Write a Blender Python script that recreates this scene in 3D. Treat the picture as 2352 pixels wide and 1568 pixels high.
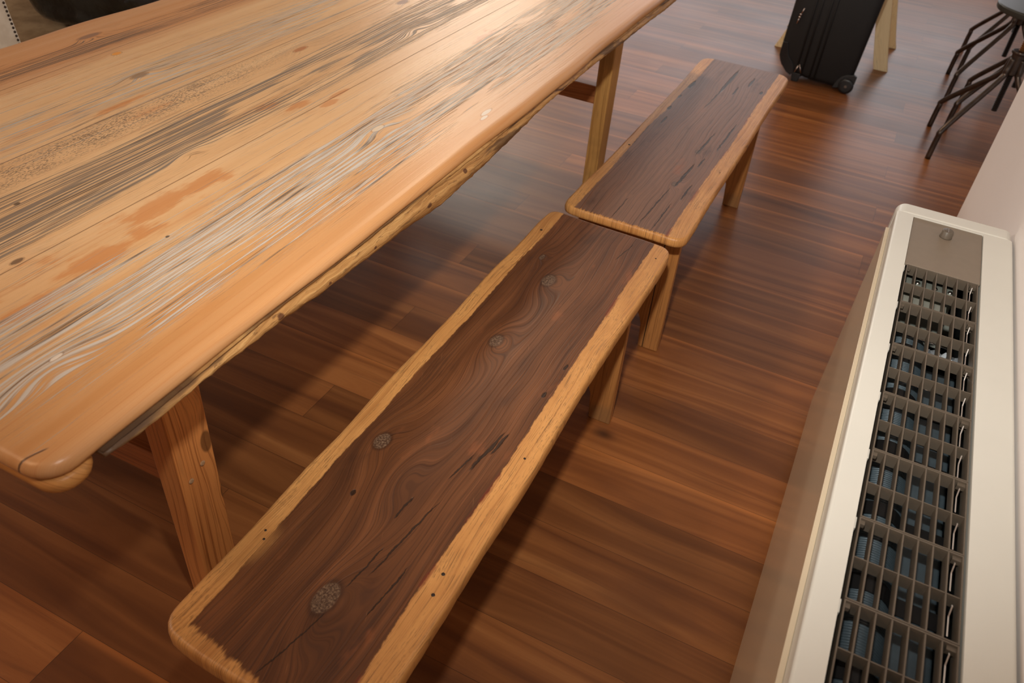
import bpy, bmesh, math, random
from mathutils import Vector, Matrix
S = bpy.context.scene
COL = S.collection
for _o in list(bpy.data.objects): bpy.data.objects.remove(_o)
PI = math.pi
rnd = random.Random(7)

# ------------------------------------------------------------ camera
cd = bpy.data.cameras.new('camera'); cam = bpy.data.objects.new('camera', cd); COL.objects.link(cam)
cd.sensor_width = 36.0; cd.lens = 1855.4/2352*36
# rows: image right / image down / view direction
right = Vector((0.895272, 0.439025, 0.075863)); down = Vector((0.331494, -0.542772, -0.771784)); fwd = Vector((-0.297656, 0.715999, -0.631343))
M = Matrix((( right.x, -down.x, -fwd.x, 0.0), (right.y, -down.y, -fwd.y, 0.0), (right.z, -down.z, -fwd.z, 1.55), (0,0,0,1)))
cam.matrix_world = M
cd.clip_start = 0.02
cd.dof.use_dof = True; cd.dof.focus_distance = 1.65; cd.dof.aperture_fstop = 5.6
S.camera = cam

# ------------------------------------------------------------ exposure, sky, lights
S.view_settings.view_transform = 'Standard'; S.view_settings.look = 'None'
S.view_settings.exposure = 0.0; S.view_settings.gamma = 1.0; S.view_settings.use_curve_mapping = False
W = bpy.data.worlds.new('world'); S.world = W; W.use_nodes = True
W.node_tree.nodes['Background'].inputs[0].default_value = (0.75, 0.86, 1.0, 1)
W.node_tree.nodes['Background'].inputs[1].default_value = 1.0

def light(name, kind, loc, target, energy, color, **kw):
    l = bpy.data.lights.new(name, kind); l.energy = energy; l.color = color
    for k, v in kw.items(): setattr(l, k, v)
    o = bpy.data.objects.new(name, l); COL.objects.link(o); o.location = loc
    o.rotation_euler = (Vector(target)-Vector(loc)).to_track_quat('-Z', 'Y').to_euler()
    return o
# the flash on top of the camera that lit the photograph
light('camera_flash', 'SPOT', (-0.12, 0.24, 1.84), (-0.85, 2.75, 0.4), 128, (1.0, 0.955, 0.88), shadow_soft_size=0.035, spot_size=math.radians(116), spot_blend=1.0)
# daylight through the far window, a warm downlight, and added unseen fill lights
light('window_daylight', 'AREA', (-1.2, 9.25, 1.75), (-0.9, 0, 0.5), 34, (1.0, 0.95, 0.93), shape='RECTANGLE', size=4.2, size_y=1.7)
light('ceiling_fill_light', 'AREA', (-3.4, 6.6, 2.62), (-2.2, 3.6, 0.3), 48, (1.0, 0.90, 0.78), shape='DISK', size=1.7)  # added soft light, set far back for the tabletop hot spot
light('downlight', 'SPOT', (-2.0, 3.85, 2.6), (-1.4, 3.2, 0), 140, (1.0, 0.80, 0.60), shadow_soft_size=0.16, spot_size=math.radians(100), spot_blend=1.0)
light('ceiling_fill_light', 'AREA', (-1.9, -0.6, 2.62), (-1.5, 0.1, 0), 14, (1.0, 0.60, 0.32), shape='DISK', size=0.6)

light('ceiling_fill_light', 'AREA', (-5.2, -0.4, 2.62), (-3.2, 3.0, 0), 66, (1.0, 0.90, 0.80), shape='DISK', size=0.7)  # fill added to brighten the rug corner and the right wall

# ------------------------------------------------------------ object helpers
def link(name, me, mat=None, parent=None, smooth=False, bevel=0, seg=2, autosm=None):
    if mat is not None: me.materials.append(mat)
    o = bpy.data.objects.new(name, me); COL.objects.link(o)
    if parent is not None: o.parent = parent
    if smooth:
        for p in me.polygons: p.use_smooth = True
    if bevel:
        b = o.modifiers.new('bevel', 'BEVEL'); b.width = bevel; b.segments = seg; b.limit_method = 'ANGLE'; b.angle_limit = math.radians(40)
        b.harden_normals = False
        for p in me.polygons: p.use_smooth = True
        w = o.modifiers.new('wn', 'WEIGHTED_NORMAL'); w.keep_sharp = False
    return o
def obj(name, bm, mat=None, parent=None, **kw):
    me = bpy.data.meshes.new(name)
    bmesh.ops.recalc_face_normals(bm, faces=bm.faces)
    bm.to_mesh(me); bm.free()
    return link(name, me, mat, parent, **kw)
def thing(name, label, cat, loc=(0,0,0), rz=0, group=None):
    o = bpy.data.objects.new(name, None); COL.objects.link(o); o.location = loc; o.rotation_euler = (0,0,rz)
    o.empty_display_size = 0.05
    o['label'] = label; o['category'] = cat
    if group: o['group'] = group
    return o
def struct(o): o['kind'] = 'structure'; return o
def copy_tree(o, parent=None):
    kids = [c for c in bpy.data.objects if c.parent == o]
    c = o.copy(); COL.objects.link(c); c.parent = parent
    for k in kids: copy_tree(k, c)
    return c
def box(bm, x0, x1, y0, y1, z0, z1):
    v = [bm.verts.new(p) for p in ((x0,y0,z0),(x1,y0,z0),(x1,y1,z0),(x0,y1,z0),(x0,y0,z1),(x1,y0,z1),(x1,y1,z1),(x0,y1,z1))]
    for f in ((0,3,2,1),(4,5,6,7),(0,1,5,4),(1,2,6,5),(2,3,7,6),(3,0,4,7)): bm.faces.new([v[i] for i in f])
    return v
def boxobj(name, b, mat, parent=None, **kw):
    bm = bmesh.new(); box(bm, *b); return obj(name, bm, mat, parent, **kw)
def prism(bm, pts, axis, a, b):
    """extrude polygon pts (2D) along axis from a to b"""
    def P(p, t):
        if axis == 'z': return (p[0], p[1], t)
        if axis == 'y': return (p[0], t, p[1])
        return (t, p[0], p[1])
    va = [bm.verts.new(P(p, a)) for p in pts]; vb = [bm.verts.new(P(p, b)) for p in pts]
    bm.faces.new(va); bm.faces.new(vb[::-1]); n = len(pts)
    for i in range(n): bm.faces.new((va[i], vb[i], vb[(i+1)%n], va[(i+1)%n]))
def tube(bm, pts, r, seg=12, cap=True, closed=False):
    pts = [Vector(p) for p in pts]; n = len(pts); rings = []
    rr = r if isinstance(r, (list, tuple)) else [r]*n
    up = None
    for i, p in enumerate(pts):
        if closed: t = (pts[(i+1)%n]-pts[i-1]).normalized()
        else: t = (pts[min(i+1,n-1)]-pts[max(i-1,0)]).normalized()
        if up is None:
            up = Vector((0,0,1)) if abs(t.z) < .9 else Vector((1,0,0))
        a = t.cross(up).normalized(); up = a.cross(t).normalized()
        rings.append([bm.verts.new(p + (a*math.cos(2*PI*k/seg) + up*math.sin(2*PI*k/seg))*rr[i]) for k in range(seg)])
    m = n if closed else n-1
    for i in range(m):
        A, B = rings[i], rings[(i+1)%n]
        for k in range(seg): bm.faces.new((A[k], A[(k+1)%seg], B[(k+1)%seg], B[k]))
    if cap and not closed: bm.faces.new(rings[0][::-1]); bm.faces.new(rings[-1])
def smoothpath(pts, n=6):
    """Catmull-Rom through pts"""
    P = [Vector(p) for p in pts]; P = [2*P[0]-P[1]] + P + [2*P[-1]-P[-2]]; out = []
    for i in range(1, len(P)-2):
        for k in range(n):
            t = k/n; a, b, c, d = P[i-1], P[i], P[i+1], P[i+2]
            out.append(0.5*((2*b)+(c-a)*t+(2*a-5*b+4*c-d)*t*t+(-a+3*b-3*c+d)*t**3))
    out.append(P[-2]); return out
def bendpath(pts, r, n=6):
    """polyline with rounded corners"""
    P = [Vector(p) for p in pts]; out = [P[0]]
    for i in range(1, len(P)-1):
        a = (P[i-1]-P[i]); b = (P[i+1]-P[i]); d = min(r, a.length*.45, b.length*.45)
        A = P[i]+a.normalized()*d; B = P[i]+b.normalized()*d
        for k in range(n+1):
            t = k/n; out.append(A*(1-t)**2 + P[i]*2*t*(1-t) + B*t*t)
    out.append(P[-1]); return out
def lathe(bm, prof, c=(0,0,0), seg=32, axis='z'):
    rings = []
    for r, h in prof:
        ring = []
        for k in range(seg):
            a = 2*PI*k/seg; x, y = r*math.cos(a), r*math.sin(a)
            p = {'z': (x, y, h), 'y': (x, h, y), 'x': (h, x, y)}[axis]
            ring.append(bm.verts.new((p[0]+c[0], p[1]+c[1], p[2]+c[2])))
        rings.append(ring)
    for A, B in zip(rings, rings[1:]):
        for k in range(seg): bm.faces.new((A[k], A[(k+1)%seg], B[(k+1)%seg], B[k]))
    bm.faces.new(rings[0][::-1]); bm.faces.new(rings[-1])
def outline(x0, x1, y0, y1, rc, wave=(0,0,0,0), step=0.03, seed=1, rcs=None):
    """rounded rectangle outline (counter-clockwise) whose long sides wander by wave (left, right, near, far)"""
    rg = random.Random(seed); ph = [rg.uniform(0, 6.3) for _ in range(12)]
    def wob(t, k, a): return a*(math.sin(t*3.1+ph[k])+.6*math.sin(t*7.3+ph[k+1])+.35*math.sin(t*17+ph[k+2]))
    rcs = rcs or (rc,)*4   # near-left, near-right, far-right, far-left
    pts = []
    def arc(cx, cy, r, a0):
        for k in range(7):
            a = a0 + k/6*PI/2; pts.append([cx+r*math.cos(a), cy+r*math.sin(a)])
    arc(x0+rcs[0], y0+rcs[0], rcs[0], PI)
    n = int((x1-x0-rcs[0]-rcs[1])/step); 
    for k in range(1, n): pts.append([x0+rcs[0]+(x1-x0-rcs[0]-rcs[1])*k/n, y0])
    arc(x1-rcs[1], y0+rcs[1], rcs[1], -PI/2)
    n = int((y1-y0-rcs[1]-rcs[2])/step)
    for k in range(1, n): pts.append([x1, y0+rcs[1]+(y1-y0-rcs[1]-rcs[2])*k/n])
    arc(x1-rcs[2], y1-rcs[2], rcs[2], 0)
    n = int((x1-x0-rcs[2]-rcs[3])/step)
    for k in range(1, n): pts.append([x1-rcs[2]-(x1-x0-rcs[2]-rcs[3])*k/n, y1])
    arc(x0+rcs[3], y1-rcs[3], rcs[3], PI/2)
    n = int((y1-y0-rcs[3]-rcs[0])/step)
    for k in range(1, n): pts.append([x0, y1-rcs[3]-(y1-y0-rcs[3]-rcs[0])*k/n])
    cx, cy = (x0+x1)/2, (y0+y1)/2
    for p in pts:
        wx = max(0, (p[0]-cx)/(x1-cx)); wl = max(0, (cx-p[0])/(cx-x0))
        wn = max(0, (cy-p[1])/(cy-y0)); wf = max(0, (p[1]-cy)/(y1-cy))
        x, y = p
        p[0] += wob(y, 0, wave[1])*wx**4 + wob(y, 3, wave[0])*wl**4
        p[1] += wob(x*2, 6, wave[2])*wn**4 + wob(x*2, 8, wave[3])*wf**4
    return pts
def curve_outline(keys, cx, cy, n=5, seed=1, amp=.0005):
    rg = random.Random(seed); K = [Vector((x-cx, y-cy)) for x, y in keys]; m = len(K); out = []
    for i in range(m):
        a, b, c, d = K[i-1], K[i], K[(i+1)%m], K[(i+2)%m]; L = (c-b).length; k = max(2, int(L/.02))
        # centripetal-safe tangents
        tb = (c-a).normalized()*min((b-a).length, L); tc = (d-b).normalized()*min((d-c).length, L)
        for j in range(k):
            t = j/k; t2, t3 = t*t, t*t*t
            p = b*(2*t3-3*t2+1) + tb*(t3-2*t2+t) + c*(-2*t3+3*t2) + tc*(t3-t2)
            out.append([p.x+rg.uniform(-amp, amp)*(L > .08), p.y])
    return out
def slab(bm, pts, prof, cx=None):
    """stack of inset outlines: prof = [(inset, z), ...] from bottom to top; outline inset along its normals"""
    n = len(pts); nor = []
    for i in range(n):
        a = Vector(pts[i-1]); b = Vector(pts[(i+1)%n]); t = (b-a).normalized(); nor.append(Vector((-t.y, t.x)))
    rings = [[bm.verts.new((pts[i][0]+nor[i].x*d, pts[i][1]+nor[i].y*d, z)) for i in range(n)] for d, z in prof]
    for A, B in zip(rings, rings[1:]):
        for k in range(n): bm.faces.new((A[k], A[(k+1)%n], B[(k+1)%n], B[k]))
    bm.faces.new(rings[0][::-1]); bm.faces.new(rings[-1])

# ------------------------------------------------------------ node helpers
class NT:
    def __init__(s, name, rough=.5, spec=.5, coat=0, metal=0, coatr=.1):
        s.m = bpy.data.materials.new(name); s.m.use_nodes = True; s.t = s.m.node_tree
        s.b = s.t.nodes['Principled BSDF']; s.b.inputs['Roughness'].default_value = rough
        s.b.inputs['Specular IOR Level'].default_value = spec; s.b.inputs['Coat Weight'].default_value = coat
        s.b.inputs['Coat Roughness'].default_value = coatr; s.b.inputs['Metallic'].default_value = metal
    def n(s, t, **kw):
        x = s.t.nodes.new(t)
        for k, v in kw.items(): setattr(x, k, v)
        return x
    def L(s, a, b): s.t.links.new(a, b)
    def put(s, inp, v):
        if isinstance(v, (int, float)): inp.default_value = v
        elif isinstance(v, (tuple, list)):
            inp.default_value = v if len(v) == len(inp.default_value) else tuple(v)+(1,)
        else: s.L(v, inp)
    def math(s, op, a, b=0.0, c=0.0, clamp=False):
        x = s.n('ShaderNodeMath', operation=op, use_clamp=clamp); s.put(x.inputs[0], a); s.put(x.inputs[1], b); s.put(x.inputs[2], c); return x.outputs[0]
    def add(s, a, b): return s.math('ADD', a, b)
    def sub(s, a, b): return s.math('SUBTRACT', a, b)
    def mul(s, a, b): return s.math('MULTIPLY', a, b)
    def coord(s):
        c = s.n('ShaderNodeTexCoord').outputs['Object']; x = s.n('ShaderNodeSeparateXYZ'); s.L(c, x.inputs[0]); return c, x.outputs[0], x.outputs[1], x.outputs[2]
    def vec(s, x=0., y=0., z=0.):
        v = s.n('ShaderNodeCombineXYZ'); s.put(v.inputs[0], x); s.put(v.inputs[1], y); s.put(v.inputs[2], z); return v.outputs[0]
    def noise(s, v, scale=1., detail=2., rough=.5, dist=0.):
        x = s.n('ShaderNodeTexNoise'); s.L(v, x.inputs['Vector']); x.inputs['Scale'].default_value = scale
        x.inputs['Detail'].default_value = detail; x.inputs['Roughness'].default_value = rough; x.inputs['Distortion'].default_value = dist
        return x.outputs['Fac']
    def white(s, v):
        x = s.n('ShaderNodeTexWhiteNoise', noise_dimensions='3D'); s.L(v, x.inputs['Vector']); return x.outputs['Value']
    def step(s, v, a, b, lo=0., hi=1.):
        x = s.n('ShaderNodeMapRange', interpolation_type='SMOOTHSTEP'); s.put(x.inputs[0], v); s.put(x.inputs[1], a); s.put(x.inputs[2], b); s.put(x.inputs[3], lo); s.put(x.inputs[4], hi); return x.outputs[0]
    def mix(s, f, a, b, mode='MIX'):
        x = s.n('ShaderNodeMix', data_type='RGBA', blend_type=mode); s.put(x.inputs[0], f); s.put(x.inputs[6], a); s.put(x.inputs[7], b); return x.outputs[2]
    def ramp(s, f, stops, interp='LINEAR'):
        x = s.n('ShaderNodeValToRGB'); x.color_ramp.interpolation = interp; e = x.color_ramp.elements
        while len(e) < len(stops): e.new(.5)
        for el, (p, c) in zip(e, stops):
            el.position = p; el.color = (c, c, c, 1) if isinstance(c, (int, float)) else tuple(c)+(1,)
        s.put(x.inputs[0], f); return x.outputs[0]
    def gauss(s, u, v, ku, kv, a, b):
        du = s.math('DIVIDE', s.sub(u, ku), a); dv = s.math('DIVIDE', s.sub(v, kv), b)
        d2 = s.add(s.mul(du, du), s.mul(dv, dv)); return s.math('POWER', 2.71828, s.mul(d2, -1.0))
    def bump(s, h, strength=.3, dist=.001, normal=None):
        x = s.n('ShaderNodeBump'); x.inputs['Strength'].default_value = strength; x.inputs['Distance'].default_value = dist; s.put(x.inputs['Height'], h)
        if normal is not None: s.L(normal, x.inputs['Normal'])
        return x.outputs[0]
    def done(s, color=None, rough=None, normal=None):
        if color is not None: s.put(s.b.inputs['Base Color'], color)
        if rough is not None: s.put(s.b.inputs['Roughness'], rough)
        if normal is not None: s.L(normal, s.b.inputs['Normal'])
        return s.m
def srgb(r, g, b):
    f = lambda c: (c/255/12.92) if c/255 <= .04045 else ((c/255+.055)/1.055)**2.4
    return (f(r), f(g), f(b))
def plain(name, col, rough=.5, metal=0, var=.06, scale=30, coat=0, bump=0, spec=.5):
    t = NT(name, rough, spec, coat, metal); c, x, y, z = t.coord(); n = t.noise(c, scale, 3)
    k = t.step(n, .3, .7, 1-var, 1+var*.6); v = t.n('ShaderNodeVectorMath', operation='SCALE'); v.inputs[0].default_value = col; t.L(k, v.inputs['Scale'])
    nm = t.bump(n, bump, .001) if bump else None
    return t.done(v.outputs[0], None, nm)

# ------------------------------------------------------------ materials
def m_floor():
    t = NT('walnut_floorboards', .40, .5, .0); c, x, y, z = t.coord()
    r = t.math('DIVIDE', t.sub(y, 1.042), .1425); row = t.math('FLOOR', r); fr = t.math('FRACT', r)
    Lb = 1.86
    sx = t.math('DIVIDE', t.sub(t.add(x, 1.07), t.mul(t.sub(row, 1.0), Lb/3)), Lb)
    bi = t.math('FLOOR', sx); fx = t.math('FRACT', sx)
    w1 = t.white(t.vec(row, bi, 3.3)); w2 = t.white(t.vec(row, bi, 9.1)); w3 = t.white(t.vec(bi, row, 17.7))
    yl = t.mul(fr, .1425)
    # cathedral grain: contours of a slowly varying field
    base = t.noise(t.vec(t.mul(x, .9), t.mul(yl, 7.0), t.mul(w1, 40)), 1.0, 2.0, .45)
    f = t.add(t.mul(base, .16), t.mul(yl, t.add(.5, w2)))
    lines = t.noise(t.vec(t.mul(x, 2.2), t.mul(f, 85), t.mul(w1, 30)), 1.0, 4.0, .6)
    broad = t.noise(t.vec(t.mul(x, .8), t.mul(f, 24), t.mul(w2, 30)), 1.0, 2.0, .5)
    pore = t.noise(t.vec(t.mul(x, 28), t.mul(y, 700), w1), 1.0, 2.0, .6)
    big = t.noise(t.vec(t.mul(x, 2.2), t.mul(y, 9), w3), 1.0, 3.0, .6)
    col = t.ramp(t.add(t.mul(broad, .78), t.mul(lines, .22)), [(.26, srgb(94, 52, 26)), (.45, srgb(122, 73, 37)), (.57, srgb(140, 87, 46)), (.75, srgb(166, 110, 62))])
    tone = t.step(w1, 0., 1., .80, 1.24)
    col = t.mix(1.0, col, t.vec(tone, t.add(t.mul(tone, .93), .05), t.add(t.mul(tone, .82), .12)), 'MULTIPLY')
    col = t.mix(t.step(big, .5, .75, 0, .4), col, srgb(84, 44, 26))
    dk = t.step(lines, .58, .74, 0, .4); col = t.mix(t.mul(dk, t.step(broad, .35, .6)), col, srgb(66, 34, 20))
    col = t.mix(t.step(pore, .58, .8, 0, .22), col, srgb(62, 32, 18))
    # pale yellow streak along some board edges
    edge = t.math('MAXIMUM', t.step(fr, .86, .985), 0.0)
    col = t.mix(t.mul(t.mul(edge, t.step(w3, .45, .7)), .5), col, srgb(190, 118, 60))
    # knots
    for kx, ky, ra, rb in ((-.345, 1.535, .030, .020), (-.80, 1.98, .05, .03)):
        g = t.gauss(x, y, kx, ky, ra, rb); col = t.mix(t.mul(g, .8), col, srgb(42, 20, 12))
    gap = t.math('MAXIMUM', t.step(t.math('ABSOLUTE', t.sub(fr, .5)), .4945, .4985), t.step(t.math('ABSOLUTE', t.sub(fx, .5)), .49945, .4998))
    col = t.mix(t.mul(gap, .7), col, srgb(25, 12, 8))
    h = t.sub(t.mul(pore, .25), t.mul(gap, 1.5))
    rg = t.add(t.mul(t.noise(c, 3.0, 3.0), .10), .33)
    return t.done(col, rg, t.bump(h, .12, .0006))

def m_table():
    t = NT('weathered_pine_top', .36, .5, .0); c, x, y, z = t.coord()
    # x, y are the place in the room (table origin shifted back)
    X = t.add(x, -1.35); Y = t.add(y, 1.75)
    low = t.noise(t.vec(t.mul(Y, .9), t.mul(X, 2.2), 3.), 1., 2., .5)
    f = t.add(X, t.mul(t.sub(low, .5), .055))
    knots = [(-1.856,1.439,.045,.020,.030),(-1.714,1.394,.020,.012,.018),(-1.569,1.325,.040,.016,.020),(-1.384,1.693,.05,.016,.02),
             (-1.199,1.092,.035,.012,.016),(-.957,1.41,.070,.022,.026),(-1.155,.658,.035,.012,.010),(-.905,.500,.075,.026,.028),(-1.388,2.2,.05,.02,.02),(-1.232,2.01,.05,.016,.02)]
    for kx, ky, a, b, A in knots: f = t.add(f, t.mul(t.gauss(Y, X, ky, kx, a*1.25, b*1.25), A))
    g1 = t.noise(t.vec(t.mul(Y, 1.1), t.mul(f, 165), 1.), 1., 3., .62)       # growth rings
    g2 = t.noise(t.vec(t.mul(Y, 3.2), t.mul(f, 300), 5.), 1., 3., .7)       # fine fibres
    g3 = t.noise(t.vec(t.mul(Y, .8), t.mul(f, 26), 9.), 1., 2., .5)         # broad tone
    fine = t.math('SINE', t.mul(f, 2600)); 
    patch = t.noise(t.vec(t.mul(Y, 2.4), t.mul(X, 9), 7.), 1., 3., .6)
    u = t.math('DIVIDE', t.sub(X, -2.0), 1.3)        # 0 far edge .. 1 near edge(-.70)
    P = lambda X_: (X_+2.0)/1.3
    col = t.ramp(g3, [(.3, srgb(200, 152, 102)), (.5, srgb(220, 178, 130)), (.7, srgb(230, 198, 156))])
    hue = t.ramp(u, [(P(-1.97), srgb(176, 118, 68)), (P(-1.84), srgb(190, 130, 80)), (P(-1.76), srgb(178, 116, 68)), (P(-1.70), srgb(222, 188, 144)), (P(-1.3), srgb(220, 182, 136)),
                     (P(-1.1), srgb(224, 184, 136)), (P(-.9), srgb(202, 152, 98)), (P(-.78), srgb(192, 130, 72)), (P(-.73), srgb(186, 120, 60))])
    col = t.mix(.6, col, hue)
    col = t.mix(t.mul(t.step(fine, .2, 1.), .10), col, srgb(170, 100, 48))
    col = t.mix(t.step(g1, .55, .7, 0, .38), col, srgb(176, 104, 50))
    # reddish stains where the finish soaked in
    st = None
    for ky, kx, a, b, am in ((.736,-1.057,.10,.035,1.),(.894,-1.101,.09,.034,1.1),(1.018,-1.092,.07,.030,1.1),(.83,-1.06,.07,.03,.8),(1.186,-1.479,.10,.020,.8),(1.413,-1.17,.05,.016,1.1),(1.46,-1.122,.03,.012,1.2),(1.517,-1.135,.04,.010,1.2),(1.373,-1.225,.06,.018,.9),
                              (.676,-1.127,.07,.025,.6),(.60,-1.03,.09,.03,.8),(.55,-1.10,.08,.03,.6),(2.1,-1.05,.12,.03,.6),(1.25,-1.33,.08,.01,.6),(2.35,-.93,.1,.02,.5)):
        g = t.mul(t.gauss(Y, X, ky, kx, a, b), am); st = g if st is None else t.math('MAXIMUM', st, g)
    pt2 = t.noise(t.vec(t.mul(Y, 12), t.mul(X, 34), 17.), 1., 3., .6)
    stn = t.add(t.add(t.mul(st, .8), t.mul(t.sub(pt2, .5), 1.5)), t.mul(t.sub(g2, .5), .7))
    col = t.mix(t.mul(t.step(stn, .30, .62), .6), col, srgb(196, 122, 60))
    col = t.mix(t.step(patch, .60, .75, 0, .3), col, srgb(196, 120, 60))
    # dark weathered streaks
    dk = t.ramp(u, [(P(-1.97),.15),(P(-1.85),.35),(P(-1.835),.8),(P(-1.765),.8),(P(-1.74),.25),(P(-1.64),.35),(P(-1.60),.85),(P(-1.50),.8),(P(-1.45),.45),(P(-1.42),.55),(P(-1.365),.45),(P(-1.345),.88),(P(-1.27),1.),(P(-1.19),.9),(P(-1.17),.35),(P(-1.06),.35),(P(-1.03),.9),(P(-.95),1.),(P(-.86),.95),(P(-.83),.6),(P(-.79),.3),(P(-.75),.0)])
    wmod = t.noise(t.vec(t.mul(Y, 1.6), t.mul(f, 18), 14.), 1., 3., .6)
    amt = t.mul(dk, t.step(wmod, .32, .52, .35, 1.))
    thr = t.sub(.70, t.mul(amt, .235))
    ga = t.noise(t.vec(t.mul(Y, 1.2), t.mul(f, 260), 31.), 1., 2., .5)
    gg = t.add(t.mul(ga, .72), t.mul(g2, .28))
    s1 = t.step(gg, thr, t.add(thr, .03))
    g4 = t.noise(t.vec(t.mul(Y, 7), t.mul(f, 700), 15.), 1., 2., .6)
    s2 = t.step(g4, t.add(thr, .05), t.add(thr, .12))
    streak = t.mul(t.math('MAXIMUM', s1, t.mul(s2, .7)), t.step(amt, .08, .3))
    wh = t.ramp(u, [(P(-1.97),.25),(P(-1.83),.0),(P(-1.76),.05),(P(-1.70),.7),(P(-1.50),.8),(P(-1.42),.55),(P(-1.34),.12),(P(-1.19),.15),(P(-1.12),.8),(P(-1.03),.9),(P(-.9),1.),(P(-.78),.95)])
    wn = t.noise(t.vec(t.mul(Y, 4), t.mul(f, 90), 21.), 1., 3., .6)
    scol = t.mix(t.mul(t.step(wn, .33, .50), wh), srgb(84, 74, 66), srgb(198, 195, 188))
    col = t.mix(t.mul(streak, .86), col, scol)
    # open pores and short fibres all over the worn surface
    fb = t.noise(t.vec(t.mul(Y, 16), t.mul(f, 820), 44.), 1., 2., .6); fm = t.noise(t.vec(t.mul(Y, 2.), t.mul(X, 7), 47.), 1., 3., .6)
    fmask = t.step(X, -.78, -.86)
    col = t.mix(t.mul(t.mul(t.step(fb, .56, .66), t.step(fm, .40, .62)), t.mul(fmask, .6)), col, t.mix(t.mul(wh, t.step(wn, .4, .6)), srgb(120, 92, 66), srgb(190, 178, 160)))
    # grey speckle band
    sp = t.noise(t.vec(t.mul(Y, 130), t.mul(X, 330), 2.), 1., 2., .6)
    spb = t.mul(t.ramp(u, [(P(-1.46),0.),(P(-1.43),1.),(P(-1.38),1.),(P(-1.35),0.)]), t.step(Y, 1.9, 1.2))
    col = t.mix(t.mul(t.step(t.add(sp, t.mul(t.sub(pt2, .5), .5)), .50, .60), t.mul(spb, .75)), col, srgb(112, 98, 82))
    # hairline seams
    seam = None
    for s0, sl in ((-1.140, .012), (-1.735, -.02), (-1.45, .01)):
        d = t.math('ABSOLUTE', t.sub(X, t.add(s0, t.mul(t.sub(Y, 1.0), sl)))); q = t.step(d, .0004, .0016, 1., 0.); seam = q if seam is None else t.math('MAXIMUM', seam, q)
    col = t.mix(t.mul(seam, .6), col, srgb(96, 56, 30))
    # knot hearts
    for kx, ky, a, b, c1 in ((-1.856,1.439,.034,.010,srgb(128,100,84)),(-1.714,1.394,.014,.008,srgb(226,150,40)),(-1.569,1.325,.024,.010,srgb(142,116,92)),(-1.384,1.693,.026,.009,srgb(172,108,62)),
                              (-.957,1.41,.020,.008,srgb(214,196,170)),(-1.155,.658,.012,.006,srgb(88,66,52)),(-.913,.525,.011,.004,srgb(236,222,204)),(-1.388,2.2,.03,.012,srgb(110,66,56)),(-1.013,.84,.004,.003,srgb(40,28,22)),
                              (-.80,1.63,.024,.006,srgb(206,198,186)),(-.79,1.60,.016,.005,srgb(206,198,186)),(-1.305,.78,.006,.004,srgb(50,40,34))):
        g = t.gauss(Y, X, ky, kx, a, b); ring = t.add(g, t.mul(t.sub(g2, .5), .5))
        col = t.mix(t.mul(t.step(ring, .30, .5), .8), col, c1)
        e = t.mul(t.step(g, .18, .3), t.step(g, .42, .3)); col = t.mix(t.mul(e, .35), col, srgb(110, 66, 36))
    # split at the near corner
    d = t.math('ABSOLUTE', t.sub(X, t.add(-.795, t.mul(t.sub(Y, .36), .35)))); crack = t.mul(t.step(d, .0008, .0022, 1, 0), t.step(Y, .402, .392)); col = t.mix(t.mul(crack, .8), col, srgb(60, 30, 14))
    h = t.sub(t.add(t.mul(g1, .35), t.mul(patch, .1)), t.add(t.mul(streak, .8), t.add(seam, crack)))
    rg = t.add(.34, t.mul(streak, .18))
    return t.done(col, rg, t.bump(h, .75, .0016))

def m_pine(name, axis='y', light_=(206,148,84), dark_=(150,88,40), seedz=0., scale=1., gray=.25, knots=(), rough=.42, contrast=1., crack=None):
    """plain oiled pine with grain along an axis; knots = (u, v, a, b, A)"""
    t = NT(name, rough, .45, .0); c, x, y, z = t.coord()
    u, v, w = {'y': (y, x, z), 'x': (x, y, z), 'z': (z, y, x)}[axis]
    low = t.noise(t.vec(t.mul(u, 1.6*scale), t.mul(v, 5*scale), t.add(t.mul(w, 5), seedz)), 1., 2., .5)
    f = t.add(t.add(v, t.mul(w, .8)), t.mul(t.sub(low, .5), .075))
    for ku, kv, a, b, A in knots: f = t.add(f, t.mul(t.gauss(u, v, ku, kv, a, b), A))
    g1 = t.noise(t.vec(t.mul(u, 1.6), t.mul(f, 210*scale), seedz), 1., 3., .6)
    g2 = t.noise(t.vec(t.mul(u, 14), t.mul(f, 420), seedz+3), 1., 2., .6)
    g3 = t.noise(t.vec(t.mul(u, 2.5), t.mul(v, 12), t.add(t.mul(w, 9), seedz+5)), 1., 3., .55)
    col = t.ramp(g3, [(.3, srgb(*[int(a*.85+b*.15) for a, b in zip(light_, dark_)])), (.65, srgb(*light_))])
    col = t.mix(t.step(g1, .48, .66, 0, .62*contrast), col, srgb(*dark_))
    col = t.mix(t.mul(t.step(g2, .56, .68, 0, .5), t.step(g3, .42, .62)), col, srgb(104, 74, 46))
    col = t.mix(t.step(t.noise(t.vec(t.mul(u, 5), t.mul(v, 40), t.add(w, seedz+8)), 1., 3., .6), .56, .72, 0, gray), col, srgb(120, 92, 62))
    for ku, kv, a, b, A in knots:
        g = t.gauss(u, v, ku, kv, abs(a)*.33, abs(b)*.5); col = t.mix(t.step(g, .35, .6, 0, .75), col, srgb(84, 52, 28))
    h = t.sub(g1, t.mul(g2, .3))
    if crack is not None:
        q = t.step(t.math('ABSOLUTE', t.sub(x, t.add(crack, t.mul(t.sub(low, .5), .02)))), .0008, .0020, 1., 0.); col = t.mix(q, col, srgb(28, 16, 10)); h = t.sub(h, t.mul(q, 3.))
    return t.done(col, rough, t.bump(h, .35, .0007))

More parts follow.
